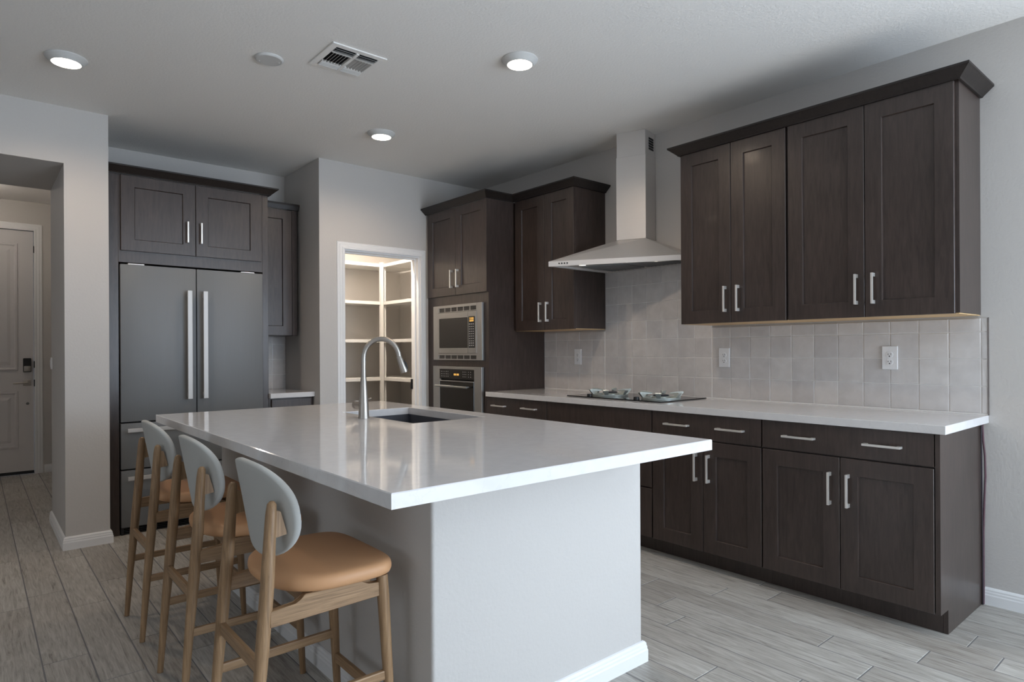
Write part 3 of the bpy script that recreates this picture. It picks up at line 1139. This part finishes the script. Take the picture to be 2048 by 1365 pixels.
ins = inset(bot, 0.06)
mb = MB()
mb.loft([[(x, y, Z0 + 0.012) for x, y in ins], [(x, y, Z0) for x, y in ins], [(x, y, Z0) for x, y in bot], [(x, y, Z1) for x, y in bot], [(x, y, Z2) for x, y in topq]])
cano = mb.build('canopy', M['steel'], hd)


def lerp(a, b_, t):
    return (a[0] + (b_[0] - a[0]) * t, a[1] + (b_[1] - a[1]) * t)


for t0, t1 in ((0.10, 0.48), (0.52, 0.90)):
    mb = MB()
    a, b_ = lerp(ins[0], ins[1], t0), lerp(ins[0], ins[1], t1)
    c_, d_ = lerp(ins[3], ins[2], t1), lerp(ins[3], ins[2], t0)
    q = [lerp(a, d_, 0.25), lerp(b_, c_, 0.25), lerp(b_, c_, 0.92), lerp(a, d_, 0.92)]
    mb.hexa([(x, y, Z0 + 0.003) for x, y in q] + [(x, y, Z0 + 0.0115) for x, y in q], 0.002)
    for s in range(1, 9):
        e0, e1 = lerp(q[0], q[1], s / 9), lerp(q[3], q[2], s / 9)
        mb.tube([(e0[0], e0[1], Z0 + 0.003), (e1[0], e1[1], Z0 + 0.003)], 0.002, 6)
    mb.build('grease_filter', M['steel_dark'], cano)
for t in (0.20, 0.80):
    p = lerp(lerp(ins[0], ins[1], t), lerp(ins[3], ins[2], t), 0.10)
    mb = MB()
    mb.lathe([(0, 0), (0.024, 0), (0.027, 0.006), (0, 0.006)], (p[0], p[1], Z0 + 0.0055), 24)
    tag(mb.build('lamp', M['hood_lens'], cano, True), 'glowing round hood lamp', None)
for k in range(4):
    p = lerp(bot[0], bot[1], 0.085 + 0.021 * k)
    dn = Vector((-(bot[0][1] - bot[1][1]), -(bot[1][0] - bot[0][0]), 0)).normalized()
    mb = MB()
    mb.tube([(p[0], p[1], 1.848), (p[0] + dn.x * 0.004, p[1] + dn.y * 0.004, 1.848)], 0.0052, 12)
    mb.build('control_button', M['black'], cano)
mb = MB()
lowq = topq
mb.hexa([(x, y, Z2 + 0.0005) for x, y in lowq] + [(x, y, 2.609) for x, y in lowq], 0.0015)
ch = mb.build('lower_chimney', M['steel'], hd)
mb = MB()
upq = inset(topq, 0.03)
upq = [upq[0], upq[1], (3.742, topq[2][1] + 0.004), (3.742, topq[3][1] - 0.004)]
mb.hexa([(x, y, 2.6095) for x, y in upq] + [(x, y, CZ - 0.0008) for x, y in upq], 0.001)
ch = mb.build('upper_chimney', M['steel'], hd)
mb = MB()
for s in range(5):
    z = 2.655 + s * 0.018
    a, b_ = lerp(upq[1], upq[2], 0.35), lerp(upq[1], upq[2], 0.82)
    mb.hexa([(a[0] + 0.0004, a[1] - 0.0025, z), (b_[0] + 0.0004, b_[1] - 0.0025, z), (b_[0], b_[1] + 0.001, z), (a[0], a[1] + 0.001, z),
             (a[0] + 0.0004, a[1] - 0.0025, z + 0.013), (b_[0] + 0.0004, b_[1] - 0.0025, z + 0.013), (b_[0], b_[1] + 0.001, z + 0.013), (a[0], a[1] + 0.001, z + 0.013)])
tag(mb.build('vent_slots', M['dark_gap'], ch), 'dark exhaust slots', None)

# ------------------------------------------------------------------ island
isl = thing('kitchen_island', 'pale grey painted island base under the white overhanging worktop', 'island', (1.54, 2.66, 0))
IX0, IX1, IY0, IY1 = 1.042, 2.030, 1.604, 3.705
mb = MB()
mb.box(IX0, IX1, IY0, IY1, 0.001, 0.8755)
es = [e for e in mb.bm.edges if abs(e.verts[0].co.z - e.verts[1].co.z) > 0.5]
bmesh.ops.bevel(mb.bm, geom=es, offset=0.012, segments=5, affect='EDGES', profile=0.5)
# sink well
body = mb.build('body', M['wall'], isl, True)
mb = MB()
mb.sweep(BP, [(IX0 - G, IY1), (IX0 - G, IY0 - G), (IX1 + G, IY0 - G), (IX1 + G, IY0 + 0.10)])
tag(mb.build('baseboard', M['white'], isl), 'white stepped baseboard', None)
# worktop with sink cut-out
SX0, SX1, SY0, SY1 = 1.512, 1.920, 2.474, 3.190
TX0, TX1, TY0, TY1 = 0.7295, 2.0385, 1.2905, 3.738
mb = MB()
tw = 0.9140
bmw = mb.bm


def rect(x0, x1, y0, y1, z):
    return [bmw.verts.new(p) for p in ((x0, y0, z), (x1, y0, z), (x1, y1, z), (x0, y1, z))]


c = 0.0025
o0 = rect(TX0, TX1, TY0, TY1, 0.8762)
o1 = rect(TX0, TX1, TY0, TY1, tw - c)
o2 = rect(TX0 + c, TX1 - c, TY0 + c, TY1 - c, tw)
h2 = rect(SX0 - c, SX1 + c, SY0 - c, SY1 + c, tw)
h1 = rect(SX0, SX1, SY0, SY1, tw - c)
h0 = rect(SX0, SX1, SY0, SY1, 0.8762)
for A, B in ((o0, o1), (o1, o2), (o2, h2), (h2, h1), (h1, h0), (h0, o0)):
    for i in range(4):
        bmw.faces.new((A[i], A[(i + 1) % 4], B[(i + 1) % 4], B[i]))
tag(mb.build('worktop', M['quartz'], None), 'large white quartz island worktop with a sink cut-out', 'worktop')
# cut the well for the sink into the island body
cut = MB()
cut.box(SX0 - 0.03, SX1 + 0.03, SY0 - 0.03, SY1 + 0.03, 0.60, 0.95)
cutter = cut.build('cutter', M['wall'], None)
md = body.modifiers.new('well', 'BOOLEAN')
md.object = cutter
md.operation = 'DIFFERENCE'
md.solver = 'EXACT'
bpy.context.view_layer.update()
dg = bpy.context.evaluated_depsgraph_get()
nm = bpy.data.meshes.new_from_object(body.evaluated_get(dg))
body.modifiers.clear()
body.data = nm
bpy.data.objects.remove(cutter, do_unlink=True)
# sink
sk = thing('sink', 'dark undermount single bowl sink in the island worktop', 'sink', (1.716, 2.832, 0.66))
mb = MB()
rings = []
for ins_, z in ((-0.018, 0.8755), (-0.018, 0.664), (0.030, 0.660)):
    rings.append([(SX0 + ins_, SY0 + ins_, z), (SX1 - ins_, SY0 + ins_, z), (SX1 - ins_, SY1 - ins_, z), (SX0 + ins_, SY1 - ins_, z)])
inner = []
for ins_, z in ((0.0, 0.8755), (0.002, 0.690), (0.022, 0.670), (0.15, 0.668)):
    inner.append([(SX0 + ins_, SY0 + ins_, z), (SX1 - ins_, SY0 + ins_, z), (SX1 - ins_, SY1 - ins_, z), (SX0 + ins_, SY1 - ins_, z)])
mb.loft(rings[::-1] + inner)
mb.build('bowl', M['sink'], sk)
mb = MB()
mb.lathe([(0, 0), (0.045, 0), (0.043, 0.003), (0.030, 0.001), (0, 0.0005)], (1.716, 2.832, 0.6685), 28)
tag(mb.build('drain', M['steel'], sk, True), 'steel drain ring', None)

# ------------------------------------------------------------------ faucet
fx, fy = 1.447, 2.822
fa = thing('faucet', 'tall brushed nickel pull-down faucet with conical base beside the island sink', 'faucet', (fx, fy, 0.9145))
mb = MB()
mb.lathe([(0, 0), (0.0265, 0), (0.0265, 0.003), (0.0255, 0.008), (0.0235, 0.055), (0.0195, 0.12), (0.0150, 0.18), (0.0132, 0.1985), (0, 0.1985)], (fx, fy, 0.9145), 36)
mb.build('base', M['nickel'], fa, True, 50)
DX, DY = 0.78, -0.62     # direction the spout points in plan
pts = [(fx, fy, 1.1135), (fx, fy, 1.16), (fx, fy, 1.205)]
for k in range(1, 15):
    t = math.pi * k / 15 * 1.04
    rr_ = 0.088
    h_ = rr_ * (1 - math.cos(t))
    pts.append((fx + DX * h_ * 0.98, fy + DY * h_ * 0.98, 1.205 + math.sin(t) * 0.094))
mb = MB()
mb.tube(pts, 0.0125, 20)
mb.build('spout', M['nickel'], fa, True, 60)
e = Vector(pts[-1])
dd = (Vector(pts[-1]) - Vector(pts[-2])).normalized()
dd = (dd + Vector((DX, DY, 0)) * 0.16).normalized()
mb = MB()
mb.tube([e + dd * 0.0008, e + dd * 0.004, e + dd * 0.03, e + dd * 0.075, e + dd * 0.083], [0.0125, 0.0135, 0.0150, 0.0185, 0.0170], 24)
sp = mb.build('spray_head', M['nickel'], fa, True, 50)
mb = MB()
oo = Vector((DX, DY, 0.25)).normalized()
mb.tube([e + dd * 0.022 + oo * 0.0145, e + dd * 0.045 + oo * 0.0185, e + dd * 0.068 + oo * 0.0185], [0.003, 0.0055, 0.003], 10)
mb.build('spray_button', M['black'], sp, True)
mb = MB()
mb.lathe([(0, 0.012), (0.0195, 0.012), (0.0195, 0.062), (0.0155, 0.063), (0.0155, 0.067), (0.0205, 0.068), (0.0205, 0.083), (0.015, 0.089), (0, 0.0895)], (fx - 0.001, fy, 0.975), 24, 'y')
hb = mb.build('handle_hub', M['nickel'], fa, True)
mb = MB()
mb.tube([(fx + 0.004, fy + 0.074, 0.988), (fx + 0.035, fy + 0.052, 0.998), (fx + 0.062, fy + 0.040, 1.005)], [0.0045, 0.004, 0.0042], 12)
mb.build('lever', M['nickel'], hb, True)

# ------------------------------------------------------------------ bar stools
def superring(cx_, cy_, a, b_, z, n=2.6, segs=48, dome=None):
    ring = []
    for k in range(segs):
        t = 2 * math.pi * k / segs
        ct_, st_ = math.cos(t), math.sin(t)
        x = a * math.copysign(abs(ct_) ** (2 / n), ct_)
        y = b_ * math.copysign(abs(st_) ** (2 / n), st_)
        # narrower, rounder at the back (towards -x), squarer at the front
        y *= 1.0 - 0.16 * max(0.0, -x / a) ** 1.5 if a > 0 else 1
        ring.append((cx_ + x, cy_ + y, z))
    return ring


def make_stool():
    root = thing('bar_stool', None, 'stool', (0, 0, 0), 'oak bar stools at the island')
    seg = 14
    for s in (-1, 1):
        # rear leg runs up to carry the back
        mb = MB()
        pts_ = [(0.550, s * 0.178, 0.001), (0.566, s * 0.177, 0.22), (0.586, s * 0.175, 0.45), (0.601, s * 0.172, 0.62), (0.6125, s * 0.169, 0.80), (0.6150, s * 0.168, 0.828), (0.6158, s * 0.168, 0.836)]
        mb.tube(pts_, [0.0105, 0.0145, 0.0185, 0.0185, 0.0150, 0.0125, 0.0060], seg)
        lg = mb.build('leg', M['oak'], root, True, 60)
        # wedge bracket between leg and back shell
        mb = MB()
        y0_, y1_ = s * 0.161, s * 0.177
        mb.prism([(0.612, 0.815), (0.6065, 0.735), (0.652, 0.742), (0.651, 0.752), (0.636, 0.806)], y0_, y1_, 'y')
        mb.build('bracket', M['oak'], lg)
        # front leg
        mb = MB()
        mb.tube([(0.968, s * 0.188, 0.001), (0.955, s * 0.186, 0.26), (0.942, s * 0.182, 0.50), (0.938, s * 0.181, 0.5690)], [0.0110, 0.0155, 0.0185, 0.0175], seg)
        mb.build('leg', M['oak'], root, True, 60)
        # apron with raised middle
        ya, yb = s * 0.178 - 0.011, s * 0.178 + 0.011
        mb = MB()
        mb.prism([(0.602, 0.502), (0.602, 0.546), (0.672, 0.549), (0.686, 0.556), (0.698, 0.570), (0.862, 0.570), (0.874, 0.558), (0.890, 0.551), (0.932, 0.549), (0.932, 0.508)], ya, yb, 'y')
        es_ = [e_ for e_ in mb.bm.edges]
        bmesh.ops.bevel(mb.bm, geom=es_, offset=0.002, segments=1, affect='EDGES')
        mb.build('apron', M['oak_along'], root)
        # side foot rail
        mb = MB()
        mb.hexa([(0.575, s * 0.178 - 0.008, 0.252), (0.948, s * 0.184 - 0.008, 0.252), (0.948, s * 0.184 + 0.008, 0.252), (0.575, s * 0.178 + 0.008, 0.252),
                 (0.575, s * 0.178 - 0.008, 0.280), (0.948, s * 0.184 - 0.008, 0.280), (0.948, s * 0.184 + 0.008, 0.280), (0.575, s * 0.178 + 0.008, 0.280)], 0.003)
        mb.build('foot_rail', M['oak_along'], root)
    mb = MB()
    mb.box(0.574, 0.590, -0.166, 0.166, 0.376, 0.412, 0.003)
    mb.build('back_rail', M['oak_across'], root)
    mb = MB()
    mb.box(0.950, 0.966, -0.175, 0.175, 0.166, 0.198, 0.003)
    mb.build('front_rail', M['oak_across'], root)
    for x in (0.70, 0.86):
        mb = MB()
        mb.box(x, x + 0.05, -0.166, 0.166, 0.535, 0.5690, 0.002)
        mb.build('cross_bar', M['oak_across'], root)
    # seat cushion
    mb = MB()
    def seat_ring(k_, z_, segs=64):
        ring = []
        for q in range(segs):
            t = 2 * math.pi * q / segs
            ct_, st_ = math.cos(t), math.sin(t)
            n_ = 5.0 if ct_ > 0 else 2.35
            x = 0.178 * math.copysign(abs(ct_) ** (2 / n_), ct_)
            y = 0.224 * math.copysign(abs(st_) ** (2 / (5.0 if ct_ > 0 else 2.6)), st_)
            # front edge bows slightly outward, sides widest a little ahead of the middle
            y *= 1.0 + 0.012 * max(0.0, x / 0.178) - 0.02 * max(0.0, -x / 0.178)
            x += 0.008 * (1 - (y / 0.226) ** 2) if ct_ > 0 else 0
            sag = 0.004 * (1 - (y / 0.22) ** 2) * k_
            ring.append((0.804 + x * k_, y * k_, z_ - (sag if z_ > 0.608 else 0)))
        return ring
    prof = [(0.82, 0.5712), (0.94, 0.5730), (0.982, 0.578), (0.998, 0.587), (1.0, 0.595), (0.990, 0.605), (0.970, 0.6115), (0.935, 0.6155), (0.86, 0.618), (0.65, 0.6195), (0.35, 0.620), (0.08, 0.620)]
    mb.loft([seat_ring(k_, z_) for k_, z_ in prof])
    mb.build('seat', M['leather'], root, True, 80)
    # curved back shell
    mb = MB()
    tilt = 0.177

    def sh(y, v, thick):
        dx = 0.056 * (y / 0.22) ** 2 + thick
        return (0.609 + dx * math.cos(tilt) - v * math.sin(tilt), y, 0.805 + v * math.cos(tilt) + dx * math.sin(tilt))
    segs = 56
    rings_out = []

    def oval(k_, thick):
        ring = []
        for i in range(segs):
            t = 2 * math.pi * i / segs
            ct_, st_ = math.cos(t), math.sin(t)
            y = 0.209 * math.copysign(abs(ct_) ** 0.873, ct_) * (1 - 0.06 * st_)
            bb = 0.125 if st_ > 0 else 0.158
            v = bb * math.copysign(abs(st_) ** 0.873, st_)
            ring.append(sh(y * k_, v * k_, thick))
        return ring
    prof = [(0.05, 0.0), (0.35, 0.0), (0.65, 0.0), (0.85, 0.0), (0.965, 0.0), (0.99, 0.002), (1.0, 0.0065), (1.0, 0.012), (0.985, 0.019), (0.94, 0.024), (0.80, 0.027), (0.5, 0.028), (0.05, 0.028)]
    mb.loft([oval(k_, th) for k_, th in prof])
    tag(mb.build('backrest', M['fabric'], root, True, 80), 'pale grey curved oval back', None)
    return root


def copy_tree(o_, parent=None):
    c_ = o_.copy()
    COL.objects.link(c_)
    if parent:
        c_.parent = parent
        c_.matrix_parent_inverse = o_.matrix_parent_inverse.copy()
    for ch_ in [x for x in bpy.data.objects if x.parent == o_]:
        copy_tree(ch_, c_)
    return c_


st = make_stool()
labels = ['oak bar stool with tan seat farthest from the fridge, below the overhanging worktop corner',
          'oak bar stool with tan seat standing between the other two stools',
          'oak bar stool with tan seat closest to the fridge drawers']
for i, y in enumerate((1.900, 2.587, 3.283)):
    s_ = st if i == 0 else copy_tree(st)
    s_.location = (0, y, 0)
    s_['label'] = labels[i]

# ------------------------------------------------------------------ outlets and switch
def outlet(y0, y1, z0, z1, label):
    yc, zc = (y0 + y1) / 2, (z0 + z1) / 2
    d0 = 0.0094
    root = thing('power_outlet', label, 'outlet', (WX - d0, yc, zc), 'outlets on the tile backsplash')
    mb_ = MB()
    mb_.box(WX - d0 - 0.006, WX - d0, y0, y1, z0, z1, 0.002)
    mb_.build('cover_plate', M['plastic'], root)
    for s in (-1, 1):
        mb_ = MB()
        zz = zc - 0.003 + s * 0.0195
        mb_.lathe([(0, 0), (0.0165, 0), (0.0160, -0.0018), (0, -0.0019)], (WX - d0 - 0.0062, yc, zz), 24, 'x')
        rc = mb_.build('receptacle', M['plastic'], root, True)
        mb_ = MB()
        x_ = WX - d0 - 0.0082
        mb_.box(x_ - 0.0006, x_, yc - 0.0075, yc - 0.0055, zz - 0.001, zz + 0.008)
        mb_.box(x_ - 0.0006, x_, yc + 0.0055, yc + 0.0075, zz - 0.001, zz + 0.007)
        mb_.lathe([(0, 0), (0.0030, 0), (0.0030, -0.0006), (0, -0.0006)], (x_, yc, zz - 0.008), 10, 'x')
        mb_.build('slot', M['black'], rc)
    return root


outlet(1.252, 1.328, 1.127, 1.252, 'white double outlet below the larger wall cabinet at the bare end')
outlet(2.232, 2.308, 1.123, 1.248, 'white double outlet between the cooktop and the narrower wall cabinet')
outlet(3.545, 3.621, 1.122, 1.247, 'white double outlet on the tile beside the oven tower')
ls = thing('light_switch', 'white switch plate on the hall face of the wall beside the fridge', 'switch', (0.442, 5.69, 1.16))
mb = MB()
mb.box(0.436, 0.4424, 5.655, 5.730, 1.120, 1.205, 0.002)
mb.build('cover_plate', M['plastic'], ls)
mb = MB()
mb.box(0.432, 0.4358, 5.678, 5.707, 1.135, 1.190, 0.001)
mb.build('rocker', M['plastic'], ls)

# ------------------------------------------------------------------ cords at the cabinet end
for dx_, m_, lab in ((0.0, 'cord2', 'plum cord hanging from the worktop end down to the floor'), (-0.014, 'cord', 'black cord hanging close behind the cabinet end panel')):
    mb = MB()
    if dx_ == 0.0:
        pts_ = [(3.716, 0.8795, 0.872), (3.722, 0.8775, 0.79), (3.728, 0.873, 0.72), (3.728, 0.8715, 0.62), (3.728, 0.876, 0.50), (3.728, 0.880, 0.35), (3.728, 0.8805, 0.18), (3.727, 0.8805, 0.04), (3.726, 0.881, 0.002)]
    else:
        pts_ = [(3.700, 0.8805, 0.872), (3.704, 0.8805, 0.70), (3.708, 0.8805, 0.50), (3.712, 0.8805, 0.25), (3.712, 0.8805, 0.002)]
    mb.tube(pts_, 0.0045 if dx_ == 0.0 else 0.0035, 10)
    tag(mb.build('hanging_cord', M[m_], None, True), lab, 'cord')

# ------------------------------------------------------------------ pantry shelves
sh_ = thing('pantry_shelving', 'white corner shelving inside the open pantry', 'shelving', (3.2, 6.1, 0))
for z in (2.152, 1.757, 1.360, 0.962, 0.565):
    mb = MB()
    mb.box(2.236, 3.70, 6.002, 6.398, z - 0.019, z, 0.001)
    mb.build('shelf_board', M['shelf_paint'], sh_)
    mb = MB()
    mb.box(2.236, 3.262, 5.985, 6.0015, z - 0.032, z + 0.001, 0.001)
    mb.build('shelf_lip', M['shelf_paint'], sh_)
    mb = MB()
    mb.box(3.312, 3.742, 5.20, 5.984, z - 0.019, z, 0.001)
    mb.build('shelf_board', M['shelf_paint'], sh_)
    mb = MB()
    mb.box(3.296, 3.3115, 5.20, 5.984, z - 0.032, z + 0.001, 0.001)
    mb.build('shelf_lip', M['shelf_paint'], sh_)
mb = MB()
mb.box(3.2625, 3.2955, 5.968, 6.0015, 0.001, 2.17, 0.001)
mb.build('corner_post', M['shelf_paint'], sh_)
mb = MB()
mb.box(3.3125, 3.332, 5.9845, 6.0015, 0.001, 2.165, 0.001)
mb.build('corner_post', M['shelf_paint'], sh_)

# ------------------------------------------------------------------ ceiling fixtures
labs = ['glowing round ceiling light over the hall end of the room', 'glowing round ceiling light between island and range hood', 'glowing round ceiling light in front of the pantry']
for (cx_, cy_), lb in zip(CANS, labs):
    t_ = thing('ceiling_light', lb, 'ceiling light', (cx_, cy_, CZ - 0.03), 'round ceiling lights')
    mb = MB()
    rings = [[(cx_ + rr_ * math.cos(2 * math.pi * k / 48), cy_ + rr_ * math.sin(2 * math.pi * k / 48), z) for k in range(48)] for rr_, z in
             ((0.066, CZ - 0.0005), (0.096, CZ - 0.0005), (0.096, CZ - 0.006), (0.072, CZ - 0.030), (0.066, CZ - 0.030))]
    mb.loft(rings, closed=True)
    mb.build('trim_ring', M['fixture'], t_, True, 30)
    mb = MB()
    mb.lathe([(0, 0), (0.0655, 0), (0.0655, 0.006), (0, 0.006)], (cx_, cy_, CZ - 0.0295), 48)
    tag(mb.build('lens', M['lens'], t_, True, 30), 'glowing lens', None)
mb = MB()
mb.lathe([(0, 0), (0.064, 0), (0.069, 0.003), (0.072, 0.008), (0.072, 0.012), (0, 0.012)], (1.200, 3.383, CZ - 0.0125), 48)
sd = thing('ceiling_cover', 'white round cover plate on the ceiling beside the air vent', 'ceiling cover', (1.200, 3.383, CZ - 0.0125))
mb.build('cover', M['fixture'], sd, True, 30)
for dx_, dy_ in ((-0.042, 0.030), (0.048, -0.008)):
    mb = MB()
    mb.lathe([(0, 0), (0.005, 0), (0.004, -0.002), (0, -0.002)], (1.200 + dx_, 3.383 + dy_, CZ - 0.0127), 12)
    mb.build('screw', M['steel'], sd, True)

# air vent
vt = thing('air_vent', 'white square louvred air vent on the ceiling', 'vent', (1.53, 3.14, CZ - 0.02))
vx0, vx1, vy0, vy1 = 1.378, 1.680, 2.990, 3.294
mb = MB()
mb.box(vx0 + 0.03, vx1 - 0.03, vy0 + 0.03, vy1 - 0.03, CZ - 0.0025, CZ - 0.0005)
mb.build('duct_shade_plate', M['dark_gap'], vt)  # flat dark plate standing in for the shade inside the duct
mb = MB()
fw_ = 0.034
for q in ((vx0, vx1, vy0, vy0 + fw_), (vx0, vx1, vy1 - fw_, vy1), (vx0, vx0 + fw_, vy0 + fw_, vy1 - fw_), (vx1 - fw_, vx1, vy0 + fw_, vy1 - fw_)):
    mb.box(q[0], q[1], q[2], q[3], CZ - 0.0075, CZ - 0.0006, 0.0015)
xm = (vx0 + vx1) / 2
mb.box(xm - 0.008, xm + 0.008, vy0 + fw_, vy1 - fw_, CZ - 0.012, CZ - 0.003)
ya, yb = vy0 + fw_ + 0.058, vy1 - fw_ - 0.058
mb.box(vx0 + fw_, vx1 - fw_, ya - 0.004, ya, CZ - 0.012, CZ - 0.003)
mb.box(vx0 + fw_, vx1 - fw_, yb, yb + 0.004, CZ - 0.012, CZ - 0.003)
mb.build('frame', M['ceiling'], vt)
mb = MB()


def blade(x0, x1, y0, y1, along, tilt_):
    """one louvre blade: along 'x' or 'y', slanted"""
    zt, zb = CZ - 0.003, CZ - 0.0145
    t_ = 0.0018
    if along == 'x':
        mb.hexa([(x0, y0 + tilt_, zb), (x1, y0 + tilt_, zb), (x1, y0 + tilt_ + t_, zb), (x0, y0 + tilt_ + t_, zb),
                 (x0, y0, zt), (x1, y0, zt), (x1, y0 + t_, zt), (x0, y0 + t_, zt)])
    else:
        mb.hexa([(x0 + tilt_, y0, zb), (x0 + tilt_ + t_, y0, zb), (x0 + tilt_ + t_, y1, zb), (x0 + tilt_, y1, zb),
                 (x0, y0, zt), (x0 + t_, y0, zt), (x0 + t_, y1, zt), (x0, y1, zt)])


for xa, xb in ((vx0 + fw_ + 0.002, xm - 0.009), (xm + 0.009, vx1 - fw_ - 0.002)):
    for k in range(3):
        blade(xa, xb, vy0 + fw_ + 0.022 + k * 0.0185, 0, 'x', -0.017)
        blade(xa, xb, vy1 - fw_ - 0.020 - k * 0.0175, 0, 'x', 0.014)
for k in range(6):
    blade(vx0 + fw_ + 0.020 + k * 0.0170, 0, ya + 0.001, yb - 0.001, 'y', -0.011)
    blade(vx1 - fw_ - 0.020 - k * 0.0165, 0, ya + 0.001, yb - 0.001, 'y', 0.010)
mb.build('louvre_slats', M['fixture'], vt)
